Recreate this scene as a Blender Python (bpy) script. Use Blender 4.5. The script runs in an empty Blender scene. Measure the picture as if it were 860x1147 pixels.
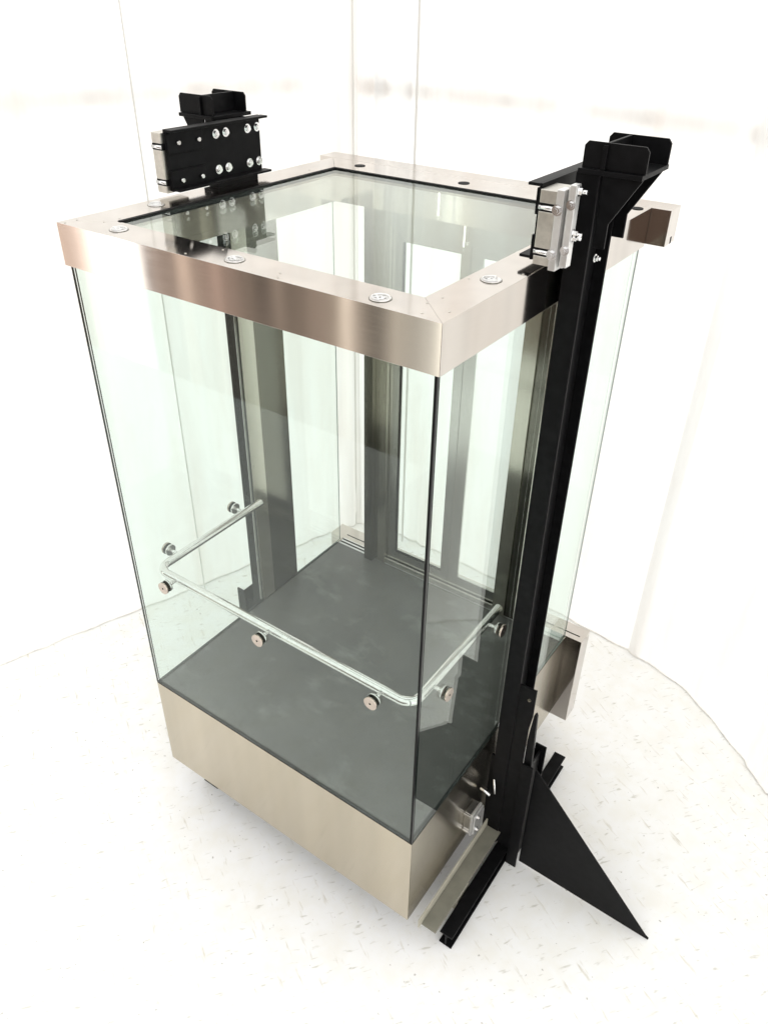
import bpy, bmesh, math, random
from mathutils import Vector, Matrix
random.seed(7)
C = bpy.context.scene.collection
SC = bpy.context.scene
G = 0.80                       # ground is z = 0; cab coordinates have the cab floor at z = 0 + G

# ------------------------------------------------------------------ camera
cam = bpy.data.cameras.new("camera")
cam_o = bpy.data.objects.new("camera", cam); C.objects.link(cam_o)
Rr = ((0.8201720511900675, 0.5718477938476194, 0.01754728236189041),
      (0.3284556366105945, -0.44553130471324576, -0.8328377700964589),
      (-0.46843857785776605, 0.688833766007535, -0.5532389552286335))
pos = (2.45486807, -1.59053366, 2.90431649 + G)
M = Matrix(((Rr[0][0], -Rr[1][0], -Rr[2][0], pos[0]),
            (Rr[0][1], -Rr[1][1], -Rr[2][1], pos[1]),
            (Rr[0][2], -Rr[1][2], -Rr[2][2], pos[2]),
            (0, 0, 0, 1)))
cam_o.matrix_world = M
cam.sensor_fit = 'HORIZONTAL'; cam.sensor_width = 36.0
cam.lens = 36.0 * 881.1144 / 860.0
cam.shift_x = -(436.2548 - 430.0) / 860.0
cam.shift_y = (558.9618 - 573.5) / 860.0
cam.clip_start = 0.05; cam.clip_end = 200
SC.camera = cam_o

# ------------------------------------------------------------------ world: bright booth light, dim warm workshop behind the camera, added side fill
W_UP, W_SIDE = 1.08, 1.5
world = bpy.data.worlds.new("World"); SC.world = world; world.use_nodes = True
nt = world.node_tree; nt.nodes.clear(); N = nt.nodes.new; LK = nt.links.new
def mth(nt, op, a, b=None, c=None, clamp=False):
    n = nt.nodes.new('ShaderNodeMath'); n.operation = op; n.use_clamp = clamp
    for k, v in enumerate((a, b, c)):
        if v is None: continue
        if isinstance(v, (int, float)): n.inputs[k].default_value = v
        else: nt.links.new(v, n.inputs[k])
    return n.outputs[0]
def ramp(nt, fac, stops, interp='LINEAR'):
    n = nt.nodes.new('ShaderNodeValToRGB'); cr = n.color_ramp; cr.interpolation = interp
    while len(cr.elements) < len(stops): cr.elements.new(0.5)
    for e, (p_, c_) in zip(cr.elements, stops):
        e.position = p_; e.color = (c_[0], c_[1], c_[2], 1)
    nt.links.new(fac, n.inputs[0]); return n.outputs[0]
def mixc(nt, fac, a, b, mode='MIX'):
    n = nt.nodes.new('ShaderNodeMix'); n.data_type = 'RGBA'; n.blend_type = mode
    for k, v in ((0, fac), (6, a), (7, b)):
        if isinstance(v, (int, float)): n.inputs[k].default_value = v
        elif isinstance(v, tuple): n.inputs[k].default_value = (v[0], v[1], v[2], 1)
        else: nt.links.new(v, n.inputs[k])
    return n.outputs[2]
tc = N('ShaderNodeTexCoord'); sp = N('ShaderNodeSeparateXYZ'); LK(tc.outputs['Generated'], sp.inputs[0])
dx, dy, dz = sp.outputs
front = mth(nt, 'MAXIMUM', mth(nt, 'MULTIPLY', dy, -1.0), 0.02)
q = mth(nt, 'DIVIDE', dx, front)                         # azimuth of the workshop side
az = mth(nt, 'DIVIDE', mth(nt, 'ADD', q, 1.60), 1.2, clamp=True)
DB = (.43, .33, .26)
wall = ramp(nt, az, [(0.0, (.62, .48, .40)), (0.120, (.66, .50, .42)), (0.137, (2.3, 2.25, 2.2)), (0.255, (2.3, 2.25, 2.2)),
                     (0.272, (.44, .34, .29)), (0.38, (.36, .28, .23)), (0.43, (.42, .30, .25)), (0.50, (.24, .19, .155)), (0.56, (.30, .24, .20)),
                     (0.592, (.17, .135, .11)), (0.645, (.34, .27, .225)), (0.672, (.30, .25, .20)), (0.688, (.66, .58, .50)), (0.705, (.46, .39, .33)),
                     (0.726, (.20, .17, .14)), (0.755, (.36, .32, .27)), (0.80, (.50, .47, .41)), (0.84, (.74, .72, .65)), (0.865, (.72, .66, .58)), (0.93, (.20, .15, .12)), (1.0, (.125, .09, .072))])  # bands shaped to lay streaks into the steel reflections
up = ramp(nt, mth(nt, 'ADD', mth(nt, 'MULTIPLY', dz, 1.0), 0.0, clamp=True), [(0.0, (0, 0, 0)), (0.10, (0, 0, 0)), (0.42, (1, 1, 1))])
isfront = ramp(nt, mth(nt, 'ADD', mth(nt, 'MULTIPLY', dy, -1.0), 0.5, clamp=True), [(0.58, (0, 0, 0)), (0.76, (1, 1, 1))])
bright = (W_UP, W_UP * 0.995, W_UP * 0.98)
side_fill = (W_SIDE, W_SIDE * .995, W_SIDE * .98)  # added light around the booth, brightens the film from behind
nz = nt.nodes.new('ShaderNodeTexNoise'); nz.noise_dimensions = '1D'; nz.inputs['Scale'].default_value = 1.0; nz.inputs['Detail'].default_value = 2
LK(mth(nt, 'MULTIPLY', q, 16.0), nz.inputs['W'])
st = ramp(nt, nz.outputs[0], [(.33, (.55, .57, .59)), (.47, (.95, .97, .98)), (.56, (1.1, 1.12, 1.12)), (.66, (2.1, 2.15, 2.15))])
st = mixc(nt, ramp(nt, az, [(.86, (0, 0, 0)), (.93, (1, 1, 1))]), st, (1, 1, 1))
wall = mixc(nt, 1.0, wall, st, 'MULTIPLY')
fill_mask = ramp(nt, mth(nt, 'MULTIPLY', q, 1.0, clamp=True), [(.42, (1, 1, 1)), (.85, (0, 0, 0))])     # added fill from the right, brightens the right curtain
isfront = mixc(nt, 1.0, isfront, fill_mask, 'MULTIPLY')
side = mixc(nt, isfront, side_fill, wall)
colr = mixc(nt, up, side, bright)
bg = N('ShaderNodeBackground'); LK(colr, bg.inputs[0]); bg.inputs[1].default_value = 1.0
wo = N('ShaderNodeOutputWorld'); LK(bg.outputs[0], wo.inputs[0])

SC.view_settings.view_transform = 'Standard'; SC.view_settings.look = 'None'
SC.view_settings.exposure = 0.55; SC.view_settings.gamma = 1.0

# ------------------------------------------------------------------ materials
def newmat(name):
    m = bpy.data.materials.new(name); m.use_nodes = True
    nt = m.node_tree; return m, nt, nt.nodes['Principled BSDF']
def vscale(nt, v, s):
    n = nt.nodes.new('ShaderNodeMapping'); n.inputs['Scale'].default_value = s
    nt.links.new(v, n.inputs['Vector']); return n.outputs[0]
def noise(nt, v, sc, det=3, rough=.55):
    n = nt.nodes.new('ShaderNodeTexNoise'); n.inputs['Scale'].default_value = sc
    n.inputs['Detail'].default_value = det; n.inputs['Roughness'].default_value = rough
    nt.links.new(v, n.inputs['Vector']); return n.outputs[0]
def position(nt):
    return nt.nodes.new('ShaderNodeNewGeometry').outputs['Position']
def steel(name, grain, base=(.61, .565, .52), rough=.085, aniso=.9):
    """brushed stainless; grain = axis along which it is brushed"""
    m, nt, b = newmat(name); P = position(nt)
    s = {'x': (5, 700, 700), 'y': (700, 5, 700), 'z': (700, 700, 5)}[grain]
    fine = noise(nt, vscale(nt, P, s), 1.0, 2)
    big = noise(nt, P, 3.2, 3)
    band = noise(nt, vscale(nt, P, (6, 6, .35)), 1.0, 2)
    colr = mixc(nt, 0.12, base, ramp(nt, fine, [(.3, tuple(c * .82 for c in base)), (.7, tuple(min(1, c * 1.12) for c in base))]))
    colr = mixc(nt, .8, colr, ramp(nt, band, [(.3, (.88, .88, .88)), (.7, (1.06, 1.06, 1.06))]), 'MULTIPLY')
    nt.links.new(colr, b.inputs['Base Color'])
    b.inputs['Metallic'].default_value = 1
    r = mth(nt, 'ADD', mth(nt, 'MULTIPLY', fine, .06), mth(nt, 'MULTIPLY', big, .08))
    nt.links.new(mth(nt, 'ADD', r, rough - .07), b.inputs['Roughness'])
    b.inputs['Anisotropic'].default_value = aniso
    t = {'x': (0, 1, 1), 'y': (1, 0, 1), 'z': (1, 1, 0)}[grain]
    c = nt.nodes.new('ShaderNodeCombineXYZ')
    for k in range(3): c.inputs[k].default_value = t[k]
    nt.links.new(c.outputs[0], b.inputs['Tangent'])
    return m
STX = steel('brushed_steel_x', 'x'); STY = steel('brushed_steel_y', 'y'); STZ = steel('brushed_steel_z', 'z', (.66, .63, .55), .15, .6)
STB = steel('brushed_steel_skirt', 'x', (.52, .465, .37), .13)
STBY = steel('brushed_steel_skirt_side', 'y', (.50, .455, .37), .20)

def plain(name, col, rough=.5, metal=0, spec=.5, nscale=0, namp=.15):
    m, nt, b = newmat(name)
    b.inputs['Roughness'].default_value = rough; b.inputs['Metallic'].default_value = metal
    b.inputs['Specular IOR Level'].default_value = spec
    if nscale:
        n = noise(nt, position(nt), nscale, 4)
        cc = ramp(nt, n, [(.3, tuple(c * (1 - namp) for c in col)), (.7, tuple(min(1, c * (1 + namp)) for c in col))])
        nt.links.new(cc, b.inputs['Base Color'])
    else: b.inputs['Base Color'].default_value = (*col, 1)
    return m
BLACK = plain('black_paint', (.005, .005, .0055), .45, 0, .10, 30, .35)
GASK = plain('black_rubber', (.006, .006, .006), .6, 0, .15)
ALU = plain('grey_aluminium', (.60, .58, .53), .38, 1, .5, 40, .12)
WALU = plain('bright_aluminium', (.74, .74, .73), .36, .85, .5, 30, .05)
CHROME = plain('zinc_bolt', (.80, .80, .80), .16, 1, .5)
RAIL = plain('satin_steel_tube', (.72, .705, .69), .15, 1, .5, 60, .06)
DISC = plain('satin_steel_disc', (.52, .45, .39), .26, 1, .5, 60, .1)
BEIGE = plain('beige_paint', (.42, .40, .33), .5, 0, .3, 12, .1)  # paled: light on the beam web put into the paint
BEIGE_SHADED = plain('beige_paint_shaded', (.19, .185, .15), .5, 0, .3, 12, .15)  # same beam paint darkened, flange shade put into the colour
WHITEP = plain('white_strip', (.9, .9, .86), .5)
b_w = WHITEP.node_tree.nodes['Principled BSDF']; b_w.inputs['Emission Color'].default_value = (1, 1, .93, 1); b_w.inputs['Emission Strength'].default_value = .7   # emission added to the white slots
TIMBER = plain('pale_timber', (.80, .74, .70), .7, 0, .2, 8, .05)
DOORF = steel('door_frame_steel', 'z', (.52, .51, .48), .24, .4)
DARKS = steel('dark_jamb_steel', 'z', (.22, .21, .18), .13, .5)

def glass_mat(name, tint):
    m = bpy.data.materials.new(name); m.use_nodes = True; nt = m.node_tree; nt.nodes.clear()
    lw = nt.nodes.new('ShaderNodeLayerWeight'); lw.inputs[0].default_value = .5
    f5 = mth(nt, 'POWER', lw.outputs['Facing'], 5.0)
    F = mth(nt, 'ADD', mth(nt, 'MULTIPLY', f5, .90), .026, clamp=True)
    tr = nt.nodes.new('ShaderNodeBsdfTransparent'); tr.inputs[0].default_value = (*tint, 1)
    gl = nt.nodes.new('ShaderNodeBsdfGlossy'); gl.inputs['Roughness'].default_value = 0.0
    gl.inputs['Color'].default_value = (.96, 1, .97, 1)
    mx = nt.nodes.new('ShaderNodeMixShader'); nt.links.new(F, mx.inputs[0])
    nt.links.new(tr.outputs[0], mx.inputs[1]); nt.links.new(gl.outputs[0], mx.inputs[2])
    o = nt.nodes.new('ShaderNodeOutputMaterial'); nt.links.new(mx.outputs[0], o.inputs[0]); return m
GLASS = glass_mat('float_glass', (.941, .971, .957))         # per face: two faces per pane
GEDGE = plain('polished_glass_edge', (.006, .010, .009), .15, 0, .5)
GEDGE2 = plain('pale_glass_edge', (.10, .14, .12), .15, 0, .5)

PALE = plain('clear_glass_edge', (.45, .55, .5), .15, 0, .5)
# cab floor: grey vinyl with scuffs
VINYL, _nt, _b = newmat('grey_vinyl'); _P = position(_nt)
_n1 = noise(_nt, _P, 2.6, 5, .6); _n2 = noise(_nt, vscale(_nt, _P, (4, 6, 7)), 1.0, 9, .70)
_c = ramp(_nt, _n1, [(.3, (.066, .064, .061)), (.7, (.108, .105, .10))])
_sc = ramp(_nt, _n2, [(.53, (0, 0, 0)), (.72, (1, 1, 1))])
_wv = _nt.nodes.new('ShaderNodeTexVoronoi'); _wv.feature = 'DISTANCE_TO_EDGE'; _wv.inputs['Scale'].default_value = 1.0
_nt.links.new(vscale(_nt, _P, (9, 2.3, 1)), _wv.inputs['Vector'])
_scr = ramp(_nt, _wv.outputs['Distance'], [(0.0, (1, 1, 1)), (.010, (0, 0, 0))])
_c = mixc(_nt, mth(_nt, 'MULTIPLY', _sc, .46), _c, (.27, .28, .26))
_c = mixc(_nt, mth(_nt, 'MULTIPLY', mth(_nt, 'MULTIPLY', _scr, _n1), .30), _c, (.05, .05, .05))
_nt.links.new(_c, _b.inputs['Base Color']); _b.inputs['Roughness'].default_value = .42
_nt.links.new(mth(_nt, 'ADD', mth(_nt, 'MULTIPLY', _sc, .2), .36), _b.inputs['Roughness'])
_b.inputs['Specular IOR Level'].default_value = .35

# ground: white terrazzo-like sheet with grey flecks and hair veins
FLOORM, _nt, _b = newmat('white_flecked_floor'); _P = position(_nt)
def rotmap(nt, v, ang, s):
    n = nt.nodes.new('ShaderNodeMapping'); n.inputs['Rotation'].default_value = (0, 0, ang)
    nt.links.new(v, n.inputs['Vector'])
    return vscale(nt, n.outputs[0], s)
_f1 = noise(_nt, rotmap(_nt, _P, .5, (6, 38, 1)), 1.0, 4, .6)
_f2 = noise(_nt, rotmap(_nt, _P, -.9, (14, 50, 1)), 1.0, 2, .5)
_f3 = noise(_nt, vscale(_nt, _P, (42, 42, 1)), 1.0, 1, .5)
_pt = noise(_nt, _P, 7.0, 5, .65)
_base = mixc(_nt, ramp(_nt, _pt, [(.42, (0, 0, 0)), (.66, (1, 1, 1))]), (.93, .93, .925), (.895, .885, .85))
_c = mixc(_nt, ramp(_nt, _f1, [(.615, (0, 0, 0)), (.74, (.8, .8, .8))]), _base, (.62, .585, .50))
_c = mixc(_nt, ramp(_nt, _f2, [(.63, (0, 0, 0)), (.74, (.75, .75, .75))]), _c, (.60, .585, .53))
_c = mixc(_nt, ramp(_nt, _f3, [(.735, (0, 0, 0)), (.78, (.85, .85, .85))]), _c, (.50, .48, .45))
_nt.links.new(_c, _b.inputs['Base Color']); _b.inputs['Roughness'].default_value = .55
_b.inputs['Specular IOR Level'].default_value = .2

# plastic curtain: white film, a little translucent, warm fold shading put into its colour
CURT, _nt, _b = newmat('white_plastic_film'); _P = position(_nt)
_n = noise(_nt, vscale(_nt, _P, (3.2, 3.2, .5)), 1.0, 6, .62)
_c = ramp(_nt, _n, [(.30, (.86, .825, .79)), (.46, (.915, .90, .88)), (.58, (.95, .95, .94))])
_d = _nt.nodes.new('ShaderNodeBsdfDiffuse'); _tl = _nt.nodes.new('ShaderNodeBsdfTranslucent'); _mx = _nt.nodes.new('ShaderNodeMixShader')
_nt.links.new(_c, _d.inputs[0]); _nt.links.new(_c, _tl.inputs[0]); _mx.inputs[0].default_value = .5
_nt.links.new(_d.outputs[0], _mx.inputs[1]); _nt.links.new(_tl.outputs[0], _mx.inputs[2])
_nt.links.new(_mx.outputs[0], _nt.nodes['Material Output'].inputs[0])
HEM = plain('rolled_hem', (.84, .81, .77), .6, 0, .2, 14, .2)
SEAM = plain('film_seam', (.70, .69, .66), .5, 0, .2)

# ------------------------------------------------------------------ mesh helpers
class MB:
    def __init__(self): self.v = []; self.f = []; self.mi = []; self.sm = []
    def add(self, vs, fs, mi=0, smooth=False):
        o = len(self.v); self.v += [tuple(x) for x in vs]
        for f in fs: self.f.append([i + o for i in f]); self.mi.append(mi); self.sm.append(smooth)
    def box(self, x0, x1, y0, y1, z0, z1, mi=0):
        vs = [(x, y, z) for z in (z0, z1) for y in (y0, y1) for x in (x0, x1)]
        fs = [(0, 2, 3, 1), (4, 5, 7, 6), (0, 1, 5, 4), (2, 6, 7, 3), (0, 4, 6, 2), (1, 3, 7, 5)]
        self.add(vs, fs, mi); return self
    def pane(self, x0, x1, y0, y1, z0, z1, axis, edge=1):
        """box whose two big faces (normal = axis) use slot 0, the rest slot 1"""
        vs = [(x, y, z) for z in (z0, z1) for y in (y0, y1) for x in (x0, x1)]
        fs = {'z': [(0, 2, 3, 1), (4, 5, 7, 6)], 'y': [(0, 1, 5, 4), (2, 6, 7, 3)], 'x': [(0, 4, 6, 2), (1, 3, 7, 5)]}
        for a in 'xyz': self.add(vs, fs[a], 0 if a == axis else edge)
        return self
    def prism(self, poly, axis, a, b, mi=0):
        """poly of 2D points extruded along axis from a to b"""
        def p3(p, h):
            return {'x': (h, p[0], p[1]), 'y': (p[0], h, p[1]), 'z': (p[0], p[1], h)}[axis]
        n = len(poly); vs = [p3(p, a) for p in poly] + [p3(p, b) for p in poly]
        fs = [tuple(range(n - 1, -1, -1)), tuple(range(n, 2 * n))] + [(i, (i + 1) % n, n + (i + 1) % n, n + i) for i in range(n)]
        self.add(vs, fs, mi); return self
    def cyl(self, p0, p1, r, seg=20, mi=0, r1=None, cap=True, smooth=True):
        p0 = Vector(p0); p1 = Vector(p1); d = (p1 - p0).normalized(); r1 = r if r1 is None else r1
        a = d.orthogonal().normalized(); b = d.cross(a)
        ring = [(math.cos(2 * math.pi * k / seg), math.sin(2 * math.pi * k / seg)) for k in range(seg)]
        vs = [p0 + (a * c + b * s) * r for c, s in ring] + [p1 + (a * c + b * s) * r1 for c, s in ring]
        self.add(vs, [(i, (i + 1) % seg, seg + (i + 1) % seg, seg + i) for i in range(seg)], mi, smooth and seg > 8)
        if cap:
            o = len(self.v) - 2 * seg
            self.f.append([o + i for i in range(seg - 1, -1, -1)]); self.mi.append(mi); self.sm.append(False)
            self.f.append([o + seg + i for i in range(seg)]); self.mi.append(mi); self.sm.append(False)
        return self
    def tube(self, pts, r, seg=20, mi=0):
        pts = [Vector(p) for p in pts]; n = len(pts); rings = []
        for i, p in enumerate(pts):
            t = (pts[min(i + 1, n - 1)] - pts[max(i - 1, 0)]).normalized()
            a = t.cross(Vector((0, 0, 1))).normalized(); b = a.cross(t)
            rings.append([p + (a * math.cos(2 * math.pi * k / seg) + b * math.sin(2 * math.pi * k / seg)) * r for k in range(seg)])
        vs = [v for rg in rings for v in rg]
        fs = [(i * seg + k, i * seg + (k + 1) % seg, (i + 1) * seg + (k + 1) % seg, (i + 1) * seg + k) for i in range(n - 1) for k in range(seg)]
        self.add(vs, fs, mi, True)
        self.add(rings[0], [tuple(range(seg - 1, -1, -1))], mi); self.add(rings[-1], [tuple(range(seg))], mi)
        return self
    def build(self, name, mats, parent=None, bevel=0.0, loc=None):
        """vertices are cab coordinates; loc (cab coordinates) becomes the origin"""
        if not isinstance(mats, (list, tuple)): mats = [mats]
        o0 = Vector(loc) + Vector((0, 0, G)) if loc is not None else (Vector(parent['_w']) if parent is not None else Vector((0, 0, 0)))
        me = bpy.data.meshes.new(name)
        me.from_pydata([tuple(Vector(v) + Vector((0, 0, G)) - o0) for v in self.v], [], self.f)
        for m in mats: me.materials.append(m)
        for p, mi, s in zip(me.polygons, self.mi, self.sm): p.material_index = mi; p.use_smooth = s
        bm = bmesh.new(); bm.from_mesh(me); bmesh.ops.recalc_face_normals(bm, faces=bm.faces); bm.to_mesh(me); bm.free()
        me.update()
        o = bpy.data.objects.new(name, me); C.objects.link(o)
        o['_w'] = tuple(o0)
        if parent is not None:
            o.parent = parent; o.location = o0 - Vector(parent['_w'])
        else: o.location = o0
        if bevel:
            md = o.modifiers.new('bevel', 'BEVEL'); md.width = bevel; md.segments = 2; md.limit_method = 'ANGLE'; md.angle_limit = math.radians(40)
        return o
def tag(o, label, cat, group=None, kind=None):
    if label: o['label'] = label
    if cat: o['category'] = cat
    if group: o['group'] = group
    if kind: o['kind'] = kind
    return o
def thing(name, label, cat, loc, group=None):
    o = bpy.data.objects.new(name, None); C.objects.link(o); o.empty_display_size = .1
    w = Vector(loc) + Vector((0, 0, G)); o.location = w; o['_w'] = tuple(w)
    return tag(o, label, cat, group)
def rep(src, parent, delta, rot=None):
    """copy of a part moved by delta"""
    c = src.copy(); C.objects.link(c); c.parent = parent
    w = Vector(src['_w']) + Vector(delta); c['_w'] = tuple(w); c.location = w - Vector(parent['_w'])
    if rot: c.rotation_euler = rot
    return c

# measured dimensions (metres, cab coordinates)
W, D, ZT = 1.519, 1.491, 2.20
ZR = ZT - 0.144                    # underside of the roof frame
I = 0.0125                         # glass plane inset
ZB = -0.555                        # underside of skirt
RF, RL, RRT, RB = .134, .147, .138, .175

# ------------------------------------------------------------------ setting: ground
o = MB(); o.add([(-6, -3.6, -G), (7, -3.6, -G), (7, 6, -G), (-6, 6, -G)], [(0, 1, 2, 3)])
o = o.build('ground', FLOORM); o['kind'] = 'structure'

# ------------------------------------------------------------------ plastic curtains of the booth
def curtain(name, pts, label, z1, rails, seams, phase, amp=.022, pleat=()):
    """pts: polyline on the floor (xy)"""
    P = [Vector((p[0], p[1], 0)) for p in pts]; L = [0]
    for a, b in zip(P, P[1:]): L.append(L[-1] + (b - a).length)
    def at(s):
        for k in range(len(P) - 1):
            if s <= L[k + 1] or k == len(P) - 2:
                t = (s - L[k]) / (L[k + 1] - L[k]); return P[k].lerp(P[k + 1], t)
    n = max(60, int(L[-1] / .035)); zs = [-G + .002, -G + .06, -G + .16, -G + .4, 0.2, .9, 1.6, 2.3, z1]
    smooth = []
    for i in range(n + 1):
        s = L[-1] * i / n; acc = Vector((0, 0, 0)); k = 0
        for ds in (-.18, -.09, 0, .09, .18):
            acc += at(min(max(s + ds, 0), L[-1])); k += 1
        smooth.append((s, acc / k))
    vs = []
    for (s, p), i in zip(smooth, range(n + 1)):
        a = smooth[max(i - 1, 0)][1]; b = smooth[min(i + 1, n)][1]; t = (b - a).normalized(); nrm = Vector((-t.y, t.x, 0))
        for j, z in enumerate(zs):
            f = (.35 + .65 * math.sin(2.1 * s + phase + .4 * j)) * math.sin(9.5 * s + phase + .25 * math.sin(j * 1.7)) + .5 * math.sin(23 * s + 1.3 * phase + .15 * j)
            w = amp * f * (.45 if j < 2 else 1)
            for ps, pw, pa in pleat:          # bunched pleats
                w += pa * math.exp(-((s - ps) / pw) ** 2) * (math.sin(44 * s + .3 * j) + .6 * math.sin(71 * s + phase))
            q_ = p + nrm * w
            vs.append((q_.x, q_.y, z))
    m = len(zs); mb = MB()
    mb.add(vs, [(i * m + j, (i + 1) * m + j, (i + 1) * m + j + 1, i * m + j + 1) for i in range(n) for j in range(m - 1)], 0, True)
    root = mb.build(name, CURT, None, loc=(P[0].x, P[0].y, -G))
    tag(root, label, 'curtain')
    hem = [Vector((vs[i * m][0], vs[i * m][1], -G + .005)) for i in range(0, n + 1)]
    MB().tube(hem, .0045, 8).build('hem', HEM, root)
    for (s0, s1, z, h) in rails:
        r = MB(); k = 24; pp = [at(s0 + (s1 - s0) * i / k) for i in range(k + 1)]
        for i in range(k):
            a, b = pp[i], pp[i + 1]; t = (b - a).normalized(); nn = Vector((-t.y, t.x, 0))
            a0, b0 = a + nn * .055, b + nn * .055; a1, b1 = a + nn * .08, b + nn * .08
            vs = [(v.x, v.y, zz) for zz in (z, z + h) for v in (a0, b0, b1, a1)]
            r.add(vs, [(0, 1, 5, 4), (1, 2, 6, 5), (2, 3, 7, 6), (3, 0, 4, 7), (4, 5, 6, 7), (3, 2, 1, 0)])
        r.build('batten', TIMBER, root)          # nailed behind the film, seen through it
    for s, wd in seams:
        c0 = at(s); sm_ = MB(); a = at(max(s - .05, 0)); t = (c0 - a).normalized(); nn = Vector((-t.y, t.x, 0)) * RAILSIDE
        c1 = c0 + nn * .055
        u = t * wd
        vs = [(v.x, v.y, zz) for zz in (-G + .01, z1 - .02) for v in (c1 - u, c1 + u, c1 + u + nn * .012, c1 - u + nn * .012)]
        sm_.add(vs, [(0, 1, 5, 4), (1, 2, 6, 5), (2, 3, 7, 6), (3, 0, 4, 7), (4, 5, 6, 7), (3, 2, 1, 0)])
        sm_.build('seam_strip', SEAM, root)
    return root
RAILSIDE = -1      # booth side of the film for a polyline running left to right
curtain('plastic_curtain', [(-1.90, -.95), (-1.74, -.5), (-1.588, -.026), (-1.442, .402), (-1.275, .864), (-1.1, 1.378), (-.91, 2.0), (-.74, 2.42), (-.66, 2.66)],
        'white plastic film curtain on the left with one vertical seam and a pale batten', 3.6,
        [(0.0, 3.4, 2.34, .09)], [(2.36, .0025)], .3, pleat=[(3.75, .35, .012)])
curtain('plastic_curtain', [(-1.05, 2.60), (-.5, 2.63), (0.0, 2.64), (.5, 2.61), (1.208, 2.521), (1.618, 2.463), (1.76, 2.452)],
        'white plastic film curtain behind the doors of the cab, with vertical seams', 3.6,
        [(0.1, 2.6, 2.31, .09)], [(.27, .0035), (.36, .002), (.80, .005)], 1.1, pleat=[(.55, .34, .024)])
curtain('plastic_curtain', [(1.585, 2.462), (1.80, 2.436), (2.004, 2.38), (2.283, 2.183), (2.668, 1.849), (3.25, 1.25), (3.7, .4), (4.0, -.6)],
        'white plastic film curtain bunched at the floor on the right of the cab', 3.6, [(0.0, 1.0, 2.30, .09)], [], 2.3, .026, [(1.6, .5, .010)])

# ------------------------------------------------------------------ the cab
cab = thing('elevator_cab', 'glass walled elevator cab with brushed steel roof frame, steel skirt and grey floor', 'elevator cab', (W / 2, D / 2, ZB))
# skirt
b = MB(); b.prism([(I, I), (W - I, I), (W - I - .003, I + .003), (I + .003, I + .003)], 'z', ZB, 0.0)
b = MB(); b.box(I, W - I, I, I + .004, ZB, .004)
b.build('skirt_panel', STB, cab, .001)
for x0 in (I, W - I - .004):
    MB().box(x0, x0 + .004, I + .0045, D, ZB, .004).build('skirt_panel', STBY, cab)
MB().box(I, W - I, D - .02, D - .016, ZB, .0).build('skirt_panel', STB, cab)
MB().box(I + .006, W - I - .006, I + .006, D - .024, ZB + .006, ZB + .012).build('underside', BLACK, cab)
# black silicone joints where glass panels meet
for xj in (W - I - .0085,):
    MB().box(xj, xj + .008, I - .002, I + .006, .0136, ZR - .001).build('corner_seal', GASK, cab)
# cab floor
MB().box(I + .014, W - I - .014, I + .014, 1.434, -.012, .010).build('floor_panel', VINYL, cab)
# black glazing gasket at the foot of the glass
g = MB(); g.box(I + .001, W - I - .001, I + .001, I + .013, .0045, .013); g.box(I + .001, I + .013, I + .0135, 1.43, .0045, .013); g.box(W - I - .013, W - I - .001, I + .0135, 1.43, .0045, .013)
g.build('gasket', GASK, cab)
# threshold / landing sill
s = MB(); s.box(-.076, W + .076, 1.493, 1.606, ZB - .04, .008)
s.build('sill_box', STX, cab, .0015)
s = MB(); s.box(I + .014, W - I - .014, 1.436, 1.4915, -.01, .0115)
sp_ = s.build('sill_plate', WALU, cab, .001)
sl = MB()
for y in (1.447, 1.472): sl.box(.03, .245, y, y + .011, .0116, .0135)
sl.box(W - .03, W + .05, 1.528, 1.534, .0082, .0092); sl.box(.02, W - .1, 1.528, 1.534, .0082, .0092)
sl.build('door_track', GASK, sp_)

# roof frame: four mitred box rails
def rail_piece(p, mat):
    """p: 4 xy points (outer a, outer b, inner b, inner a)"""
    m = MB(); m.prism(p, 'z', ZR, ZT); return m.build('frame_rail', mat, cab, .0007)
e = .0003
front_r = rail_piece([(0 + e, 0), (W - e, 0), (W - RRT - e, RF), (RL + e, RF)], STX)
right_r = rail_piece([(W, e), (W, D - .0), (W - RRT, D - RB), (W - RRT, RF + e)], STY)
left_r = rail_piece([(0, D), (0, e), (RL, RF + e), (RL, D - RB)], STY)
back_r = rail_piece([(W - .0012, D), (.0012, D), (RL + .0008, D - RB), (W - RRT - .0008, D - RB)], STX)
# cover caps on the roof frame
def cap_at(rail, x, y, ang):
    m = MB(); m.cyl((0, 0, ZT), (0, 0, ZT + .003), .030, 32, 0, .0285)
    m.cyl((0, 0, ZT), (0, 0, ZT + .0012), .0318, 32, 1)
    o = m.build('cover_cap', [RAIL, DARKS], rail, 0, loc=(0, 0, ZT)); 
    w = Vector((x, y, ZT + G)); o['_w'] = tuple(w); o.location = w - Vector(rail['_w'])
    # raised swirl emblem: ring and wavy bar
    k = MB(); n = 26
    for i in range(n):
        a0 = .5 + 4.6 * i / n; a1 = .5 + 4.6 * (i + 1) / n
        k.cyl((.023 * math.cos(a0), .023 * math.sin(a0), .0045), (.023 * math.cos(a1), .023 * math.sin(a1), .0045), .0028, 8)
    pts = [(-.018 + .036 * i / 14, .006 * math.sin(i * 1.1), .0045) for i in range(15)]
    k.tube(pts, .0028, 8)
    k.tube([(-.016 + .03 * i / 8, -.011 + .004 * math.sin(i * .9), .0045) for i in range(9)], .0024, 8)
    kk = MB(); kk.v = [(v[0], v[1], v[2] + ZT) for v in k.v]; kk.f = k.f; kk.mi = k.mi; kk.sm = k.sm
    e_ = kk.build('emblem', WALU, rail, 0, loc=(0, 0, ZT)); e_['_w'] = tuple(w); e_.location = w - Vector(rail['_w']); e_.rotation_euler = (0, 0, ang)
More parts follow.
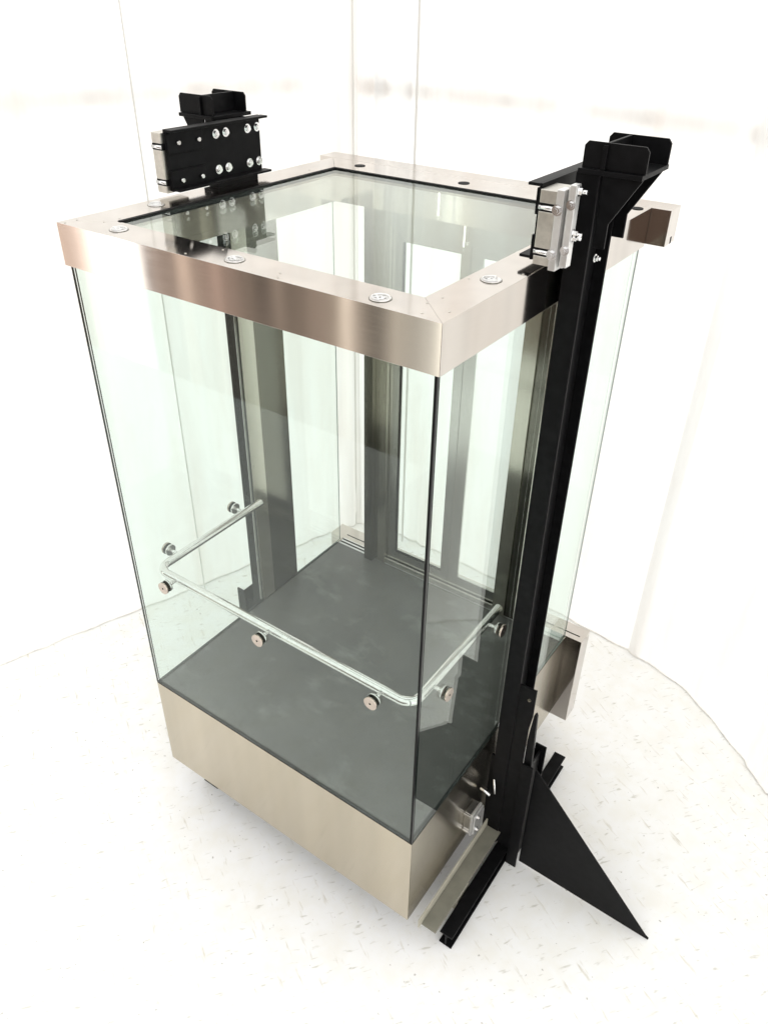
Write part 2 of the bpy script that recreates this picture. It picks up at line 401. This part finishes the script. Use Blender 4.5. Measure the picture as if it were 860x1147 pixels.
for (r_, x, y, a) in ((front_r, .235, .068, .3), (front_r, .761, .062, -.5), (front_r, 1.294, .054, .1), (left_r, .071, .369, 1.2), (right_r, 1.452, .368, .9)):
    cap_at(r_, x, y, a)
for x, y in ((.214, 1.414), (.756, 1.404)):
    MB().cyl((x, y, ZT + .0002), (x, y, ZT + .002), .024, 28).build('hole_plug', GASK, back_r)
MB().cyl((1.481, 1.445, ZT), (1.481, 1.445, ZT + .002), .022, 28).build('hole_plug', GASK, right_r)
scr = None
for r_, pts in ((front_r, [(.03, .012), (.12, .10), (1.44, .03), (1.41, .10), (.6, .018), (.97, .018), (.66, .115), (.95, .05)]), (right_r, [(1.49, .08), (1.42, .16), (1.395, .34), (1.50, .47)]), (left_r, [(.03, .06), (.125, .16), (.10, 1.2)])):
    for x, y in pts:
        MB().cyl((x, y, ZT), (x, y, ZT + .0012), .0035, 10).build('screw', ALU, r_)
# roof glass, laid between the rails, with a black gasket
g = MB(); x0, x1, y0, y1 = RL, W - RRT, RF, D - RB; w_ = .016
g.box(x0, x1, y1 - w_, y1 - .0003, ZT - .02, ZT + .0022); g.box(x0 + .0003, x0 + w_, y0 + .0005, y1 - w_ - .0003, ZT - .02, ZT + .0022)
g.build('roof_gasket', GASK, cab)
MB().pane(x0 + w_ + .0005, x1 - .001, y0 + .001, y1 - w_ - .0005, ZT - .014, ZT - .003, 'z').build('roof_glass', [GLASS, GEDGE], cab)
# header box over the doors
h = MB(); h.box(-.082, W + .076, 1.4955, 1.606, ZT - .135, ZT + .0)
hd = h.build('header_box', STX, cab, .0015)
MB().box(W + .066, W + .0765, 1.55, 1.566, ZT - .134, ZT - .108).build('cable_notch', GASK, hd)
# white slots on the header inside
MB().box(.690, .698, D - RB - .0025, D - RB - .0005, ZR + .02, ZT - .03).build('white_slot', WHITEP, back_r)

# glass walls
T = .009
YP0, YP1 = .765, 1.056            # steel pilaster
def pane(x0, x1, y0, y1, axis, edge=GEDGE): return MB().pane(x0, x1, y0, y1, .0135, ZR - .0005, axis).build('glass_panel', [GLASS, edge], cab)
pane(I, W - I, I, I + T, 'y')
pane(I, I + T, I + T + .003, YP0 - .002, 'x'); pane(W - I - T, W - I, I + T + .003, YP0 - .002, 'x')
pane(I, I + .006, YP1 + .002, 1.462, 'x', GEDGE2); pane(W - I - .006, W - I, YP1 + .002, 1.478, 'x', GEDGE2)
for k in (0, 1):
    p = MB()
    xa, xb = (.004, I + .008) if k == 0 else (W - I - .008, W - .004)
    p.box(xa, xb, YP0, YP1, .0136, ZR - .0005)
    po = p.build('pilaster', DARKS, cab, .001)
    xs = I + .0082 if k == 0 else W - I - .0132
    MB().box(xs, xs + .005, YP0 + .001, YP0 + .092, .0136, ZR - .001).build('pilaster_strip', STZ, po)
    MB().box(xa - .002 if k == 0 else xb, xa if k == 0 else xb + .002, YP0 - .002, YP0 + .004, .0136, ZR - .0005).build('edge_trim', RAIL, po)

# doors at the back
Yd = 1.452
MB().box(.245, .30, 1.402, 1.448, .0116, ZR - .0005).build('door_jamb', DARKS, cab, .001)
MB().box(.3005, .372, 1.432, 1.4915, .0117, ZR - .0005).build('door_jamb', STZ, cab, .001)
MB().box(.3725, 1.094, 1.440, 1.452, 1.955, ZR - .0006).build('transom', DOORF, cab, .001)
MB().box(.752, .760, 1.4375, 1.4398, 1.93, 2.04).build('white_slot', WHITEP, cab)
def door(x0, x1, gx0, gx1, y):
    d = MB(); z0, z1, gz0, gz1 = .016, 1.954, .112, 1.893
    d.box(x0, gx0, y, y + .03, z0, z1); d.box(gx1, x1, y, y + .03, z0, z1)
    d.box(gx0, gx1, y + .0005, y + .0295, z0, gz0); d.box(gx0, gx1, y + .0005, y + .0295, gz1, z1)
    o = d.build('door_panel', DOORF, cab, .001)
    MB().pane(gx0, gx1, y + .011, y + .019, gz0, gz1, 'y').build('door_glass', [GLASS, GEDGE2], o)
    b_ = MB(); w = .009
    b_.box(gx0, gx0 + w, y - .001, y + .009, gz0, gz1); b_.box(gx0 + w, gx1, y - .001, y + .009, gz0, gz0 + w)
    b_.build('glazing_bead', GASK if x0 < .5 else DOORF, o)
door(.3735, .788, .430, .738, Yd + .003); door(.790, 1.0935, .842, 1.088, Yd + .003)
MB().box(.3725, 1.094, 1.437, 1.447, .0117, .045).build('door_guide', ALU, cab, .001)
MB().box(1.0945, 1.166, 1.425, 1.470, .0117, ZR - .0005).build('return_panel', STZ, cab, .001)
MB().box(1.1665, 1.345, 1.436, 1.470, .0117, ZR - .0005).build('return_panel', DARKS, cab, .001)
pane(1.348, W - I - .0125, 1.452, 1.458, 'y', PALE)

# handrail
ZH, RI, RR_ = .702, .086, .0185
path = [(RI, .745, ZH)]
def arc(cx, cy, a0, a1, r, n=10): return [(cx + r * math.cos(a0 + (a1 - a0) * k / n), cy + r * math.sin(a0 + (a1 - a0) * k / n), ZH) for k in range(n + 1)]
path += [(RI, .5, ZH), (RI, .3, ZH)] + arc(RI + .055, RI + .055, math.pi, 1.5 * math.pi, .055) + [(.5, RI, ZH), (1.0, RI, ZH)] + arc(W - RI - .055, RI + .055, -.5 * math.pi, 0, .055) + [(W - RI, .3, ZH), (W - RI, .5, ZH), (W - RI, .745, ZH)]
rail = MB().tube(path, RR_, 22).build('handrail', RAIL, cab)
def standoff(p, d):
    """p on the glass plane (outer face), d inward"""
    p = Vector(p); d = Vector(d); m = MB()
    m.cyl(p + d * .010, p + d * (RI - I - .010), .0085, 16)
    m.cyl(p + d * (T + .0025), p + d * (T + .011), .027, 28)
    m.cyl(p - d * .0115, p - d * .0022, .0275, 28, 1)
    m.cyl(p - d * .0022, p - d * .0003, .0262, 28, 2); m.cyl(p + d * (T + .0003), p + d * (T + .0025), .0262, 28, 2)
    m.cyl(p - d * .0121, p - d * .0116, .0042, 12, 2, .004)
    return m.build('standoff', [RAIL, DISC, GASK], rail)
for x in (.210, .752, 1.305): standoff((x, I, ZH + .004), (0, 1, 0))
for y in (.208, .626):
    standoff((I, y, ZH + .004), (1, 0, 0)); standoff((W - I, y, ZH + .004), (-1, 0, 0))

# ------------------------------------------------------------------ bolts
def hexbolt(m, p, d, r=.011, h=.008, shaft=0, mi=0):
    p = Vector(p); d = Vector(d)
    m.cyl(p, p + d * .002, r * 1.35, 20, mi); m.cyl(p + d * .002, p + d * (.002 + h), r, 6, mi)
    m.cyl(p + d * (.002 + h), p + d * (.004 + h + shaft), r * .55, 12, mi)

def bolt(name, parent, p, d, r=.011, h=.008, shaft=0, mat=None):
    k = MB(); hexbolt(k, p, d, r, h, shaft); return k.build(name, mat or CHROME, parent)

# ------------------------------------------------------------------ guide masts
def mast(sx, ys, zs, label, foot):
    """built for the right side; sx mirrors it about the cab, ys / zs shift it"""
    X = (lambda x: x) if sx > 0 else (lambda x: W - x)
    def bx(m, x0, x1, y0, y1, z0, z1):
        a, b_ = X(x0), X(x1); m.box(min(a, b_), max(a, b_), y0 + ys, y1 + ys, z0, z1)
    def pr(m, poly, y0, y1): m.prism([(X(a), c) for a, c in poly], 'y', y0 + ys, y1 + ys)
    zt = 2.455 + zs
    t = thing('guide_mast', label, 'mast', (X(1.60), .74 + ys, -G), 'black steel guide masts beside the cab')
    p = MB()
    bx(p, 1.540, 1.611, .660, .669, -.70, zt); bx(p, 1.570, 1.580, .669, .809, -.70, zt); bx(p, 1.540, 1.619, .809, .818, -.70, zt)
    po = p.build('post', BLACK, t, .0024)
    bolt('bolt', po, (X(1.6195), .70 + ys, 2.215), (sx, 0, 0), .009, .007, .006)
    c = MB(); bx(c, 1.550, 1.737, .642, .862, zt + .0005, zt + .014); cp = c.build('cap_plate', BLACK, t, .0015)
    for y in (.655, .835):
        f = MB(); z0, z1 = zt + .0145, zt + .084
        pr(f, [(1.556, z0), (1.556, z1 - .012), (1.566, z1), (1.730, z1), (1.740, z1 - .012), (1.740, z0)], y, y + .008)
        f.build('fin', BLACK, cp, .001)
    f = MB(); bx(f, 1.616, 1.624, .6635, .8345, zt + .0145, zt + .083); f.build('fin', BLACK, cp, .001)
    f = MB(); bx(f, 1.613, 1.627, .646, .6545, zt + .0145, zt + .078); f.build('fin_rib', BLACK, cp, .001)
    for y in (.661, .812):
        q_ = MB(); pr(q_, [(1.6195, zt - .0005), (1.735, zt - .0005), (1.656, zt - .130), (1.656, zt - .20), (1.6195, zt - .20)], y, y + .008)
        q_.build('gusset', BLACK, t, .001)
    # stand at the foot
    bm_ = MB(); bx(bm_, 1.612, 1.676, .130, 1.355, -G + .001, -G + .009); bx(bm_, 1.640, 1.648, .131, 1.354, -G + .009, -G + .081); bx(bm_, 1.612, 1.676, .130, 1.355, -G + .081, -G + .09)
    bm_.build('foot_beam', BLACK, t, .001)
    fp = MB(); bx(fp, 1.677, 1.731, .655, .664, -G + .002, -.036); fpo = fp.build('foot_flange', BLACK, t, .001)
    fp = MB(); bx(fp, 1.677, 1.731, .792, .801, -G + .002, -.030); fp.build('foot_flange', BLACK, t, .001)
    fp = MB(); bx(fp, 1.700, 1.708, .6645, .7915, -G + .002, -.06); fp.build('foot_web', BLACK, t)
    if foot: pl = MB(); pr(pl, [(1.6115, -.69), (1.6765, -.69), (1.6765, .18), (1.686, .27), (1.686, .428), (1.6115, .424)], .664, .672)
    if foot: pl.build('splice_plate', BLACK, t, .001)
    if foot: bolt('bolt', t, (X(1.660), .6637 + ys, .36), (0, -1, 0), .006, .003, 0, DARKS)
    if foot: tb = MB(); pr(tb, [(1.6775, -.06), (1.6775, .12), (1.688, .275), (1.695, .285), (1.702, .27), (1.716, -.06)], .6725, .690); tb.build('tab', BLACK, t, .001)
    pl = MB(); bx(pl, 1.52, 1.6765, .6725, .681, -.70, -.10); pl.build('back_plate', BLACK, t)
    if foot:
        q_ = MB(); pr(q_, [(1.7315, -.075), (1.7315, -G + .012), (2.36, -G + .004), (2.40, -G + .004), (2.40, -G + .012), (2.385, -G + .02)], .694, .702)
        q_.build('stabiliser_plate', BLACK, t, .001)
    return t
mast(1, 0, 0, 'black steel guide mast with triangular floor brace, on the near right side of the cab', True)
mast(-1, .140, -.03, 'black steel guide mast behind the left wall, capped above the bolted channel plate', False)

# ------------------------------------------------------------------ carrier channels on the roof with their guide shoes
def channel(sx, y0, y1, xw, label):
    X = (lambda x: x) if sx > 0 else (lambda x: W - x)
    def bx(m, x0, x1, ya, yb, z0, z1, mi=0):
        a, b_ = X(x0), X(x1); m.box(min(a, b_), max(a, b_), ya, yb, z0, z1, mi)
    t = thing('carrier_channel', label, 'steel channel', (X(xw), (y0 + y1) / 2, 2.222), 'black channels bolted along the roof edges')
    c = MB(); bx(c, xw, xw + .009, y0, y1, 2.222, 2.434)
    bx(c, xw - .042, xw, y0 + .004, y1 + .012, 2.2225, 2.231); bx(c, xw - .036, xw, y0, y1 + .012, 2.425, 2.4335)
    co = c.build('channel', BLACK, t, .0015)
    for z in (2.385, 2.256):
        s = MB(); bx(s, xw - .0075, xw - .0003, y0 + .002, y0 + .175, z - .036, z + .036); s.build('clamp_strap', BLACK, t, .0012)
    src = None
    for z in (2.386, 2.256):
        for dy in (.047, .147):
            k = MB(); d = Vector((-sx, 0, 0)); p = Vector((X(xw - .0076), y0 + dy, z)); k.cyl(p, p + d * .014, .0075, 12); k.build('stud', CHROME, t)
    for z in (2.391, 2.263):
        for dy in (.250, .303, .424, .479):
            k = MB(); hexbolt(k, (X(xw - .0003), y0 + dy, z), (-sx, 0, 0), .0125, .008); k.build('hex_bolt', CHROME, t)
    # pedestals to the roof frame
    p = MB(); bx(p, xw - .02, xw + .03, y0 + .22, y1 - .05, 2.2006, 2.2218); p.build('packer', BLACK, t)
    # guide shoe
    a = MB(); x0 = xw + .010
    bx(a, x0, x0 + .05, y0 - .012, y0 + .09, 2.386, 2.422); bx(a, x0, x0 + .05, y0 - .012, y0 + .09, 2.262, 2.364); bx(a, x0, x0 + .05, y0 - .012, y0 + .09, 2.214, 2.240)
    bx(a, x0 + .004, x0 + .045, y0 + .005, y0 + .085, 2.24, 2.386)
    sh = a.build('guide_shoe', ALU, t, .002)
    for xa, xb, yo, yd, za, zb_ in ((.051, .074, .016, .03, 2.205, 2.428), (.0745, .088, -.004, .03, 2.212, 2.436), (.0885, .108, .020, .012, 2.222, 2.446)) if sx > 0 else ((.051, .058, .004, .05, 2.225, 2.40),):
        b_ = MB(); bx(b_, x0 + xa, x0 + xb, y0 - yo, y0 + yd, za, zb_); b_.build('shoe_plate', WALU, sh, .002)
    for z in (2.374, 2.251):
        MB().cyl((X(x0), y0 - .010, z), (X(x0 + .0505), y0 - .010, z), .007, 14).build('shoe_rod', CHROME, sh)
        k = MB(); bx(k, x0 - .0005, x0 + .05, y0 - .0118, y0 + .004, z - .011, z + .011); k.build('shoe_liner', GASK, sh)
        if sx < 0: continue
        bolt('shoe_bolt', sh, (X(x0 + .058), y0 - .0165, z), (0, -1, 0), .0115, .009)
        bolt('shoe_bolt', sh, (X(x0 + .098), y0 - .0205, z + .02), (0, -1, 0), .010, .008)
        bolt('shoe_bolt', sh, (X(x0 + .1085), y0 - .004, z + .055), (sx, 0, 0), .010, .009, .012)
    if sx > 0: bolt('shoe_bolt', sh, (X(x0 + .1085), y0 - .004, 2.315), (sx, 0, 0), .010, .009, .012)
    return t
channel(-1, .482, .978, 1.487, 'black channel with rows of bright bolts on the left roof edge')
channel(1, .548, 1.044, 1.484, 'black channel seen end-on beside its bright clamp on the right roof edge')

# ------------------------------------------------------------------ lower guide shoe on the skirt
sh = MB()
x0 = W - I + .001
sh.box(x0, x0 + .034, .475, .56, -.455, -.318)
so = sh.build('lower_guide_shoe', CHROME, cab, .003)
for xa, xb, ya, za, zb_ in ((.035, .046, .470, -.462, -.31), (.048, .056, .476, -.45, -.32)):
    MB().box(x0 + xa, x0 + xb, ya, .56, za, zb_).build('shoe_plate', WALU, so, .002)
for z in (-.325, -.448): MB().box(x0, x0 + .034, .466, .4745, z - .008, z + .008).build('shoe_lug', CHROME, so, .002)
for z in (-.34, -.43): bolt('shoe_bolt', so, (x0 + .0565, .50, z), (1, 0, 0), .009, .008)
MB().cyl((x0 + .010, .60, -.27), (x0 + .062, .60, -.285), .008, 12).build('shoe_rod', CHROME, so)
MB().cyl((x0 + .05, .655, -.235), (x0 + .072, .63, -.30), .006, 10).build('shoe_rod', CHROME, so)

# ------------------------------------------------------------------ beige support beam under the cab and a block
t = thing('support_beam', 'beige painted steel angle lying under the right edge of the cab skirt', 'beam', (1.58, .4, -.61))
m = MB(); m.box(1.545, 1.552, .04, .79, -.613, -.555); m.prism([(.70, -.555), (.79, -.555), (.79, -.52), (.77, -.505), (.72, -.505), (.70, -.52)], 'x', 1.545, 1.552)
m.build('web', BEIGE, t, .001)
m = MB(); m.prism([(1.5525, .06), (1.625, .06), (1.625, .765), (1.612, .785), (1.5525, .785)], 'z', -.613, -.6055); m.build('flange', BEIGE_SHADED, t, .001)
m = MB(); m.box(1.56, 1.606, .30, .40, -G + .001, -.6135); m.build('leg', BEIGE, t)
for x, y in ((.10, .12),):
    m = MB(); m.box(x, x + .10, y, y + .12, -G + .001, ZB + .003)
    o = m.build('support_block', BLACK, None, .002, loc=(x + .05, y + .06, -G))
    tag(o, 'dark support block under the front left corner of the skirt', 'block')

for o in list(bpy.data.objects):
    if '_w' in o: del o['_w']
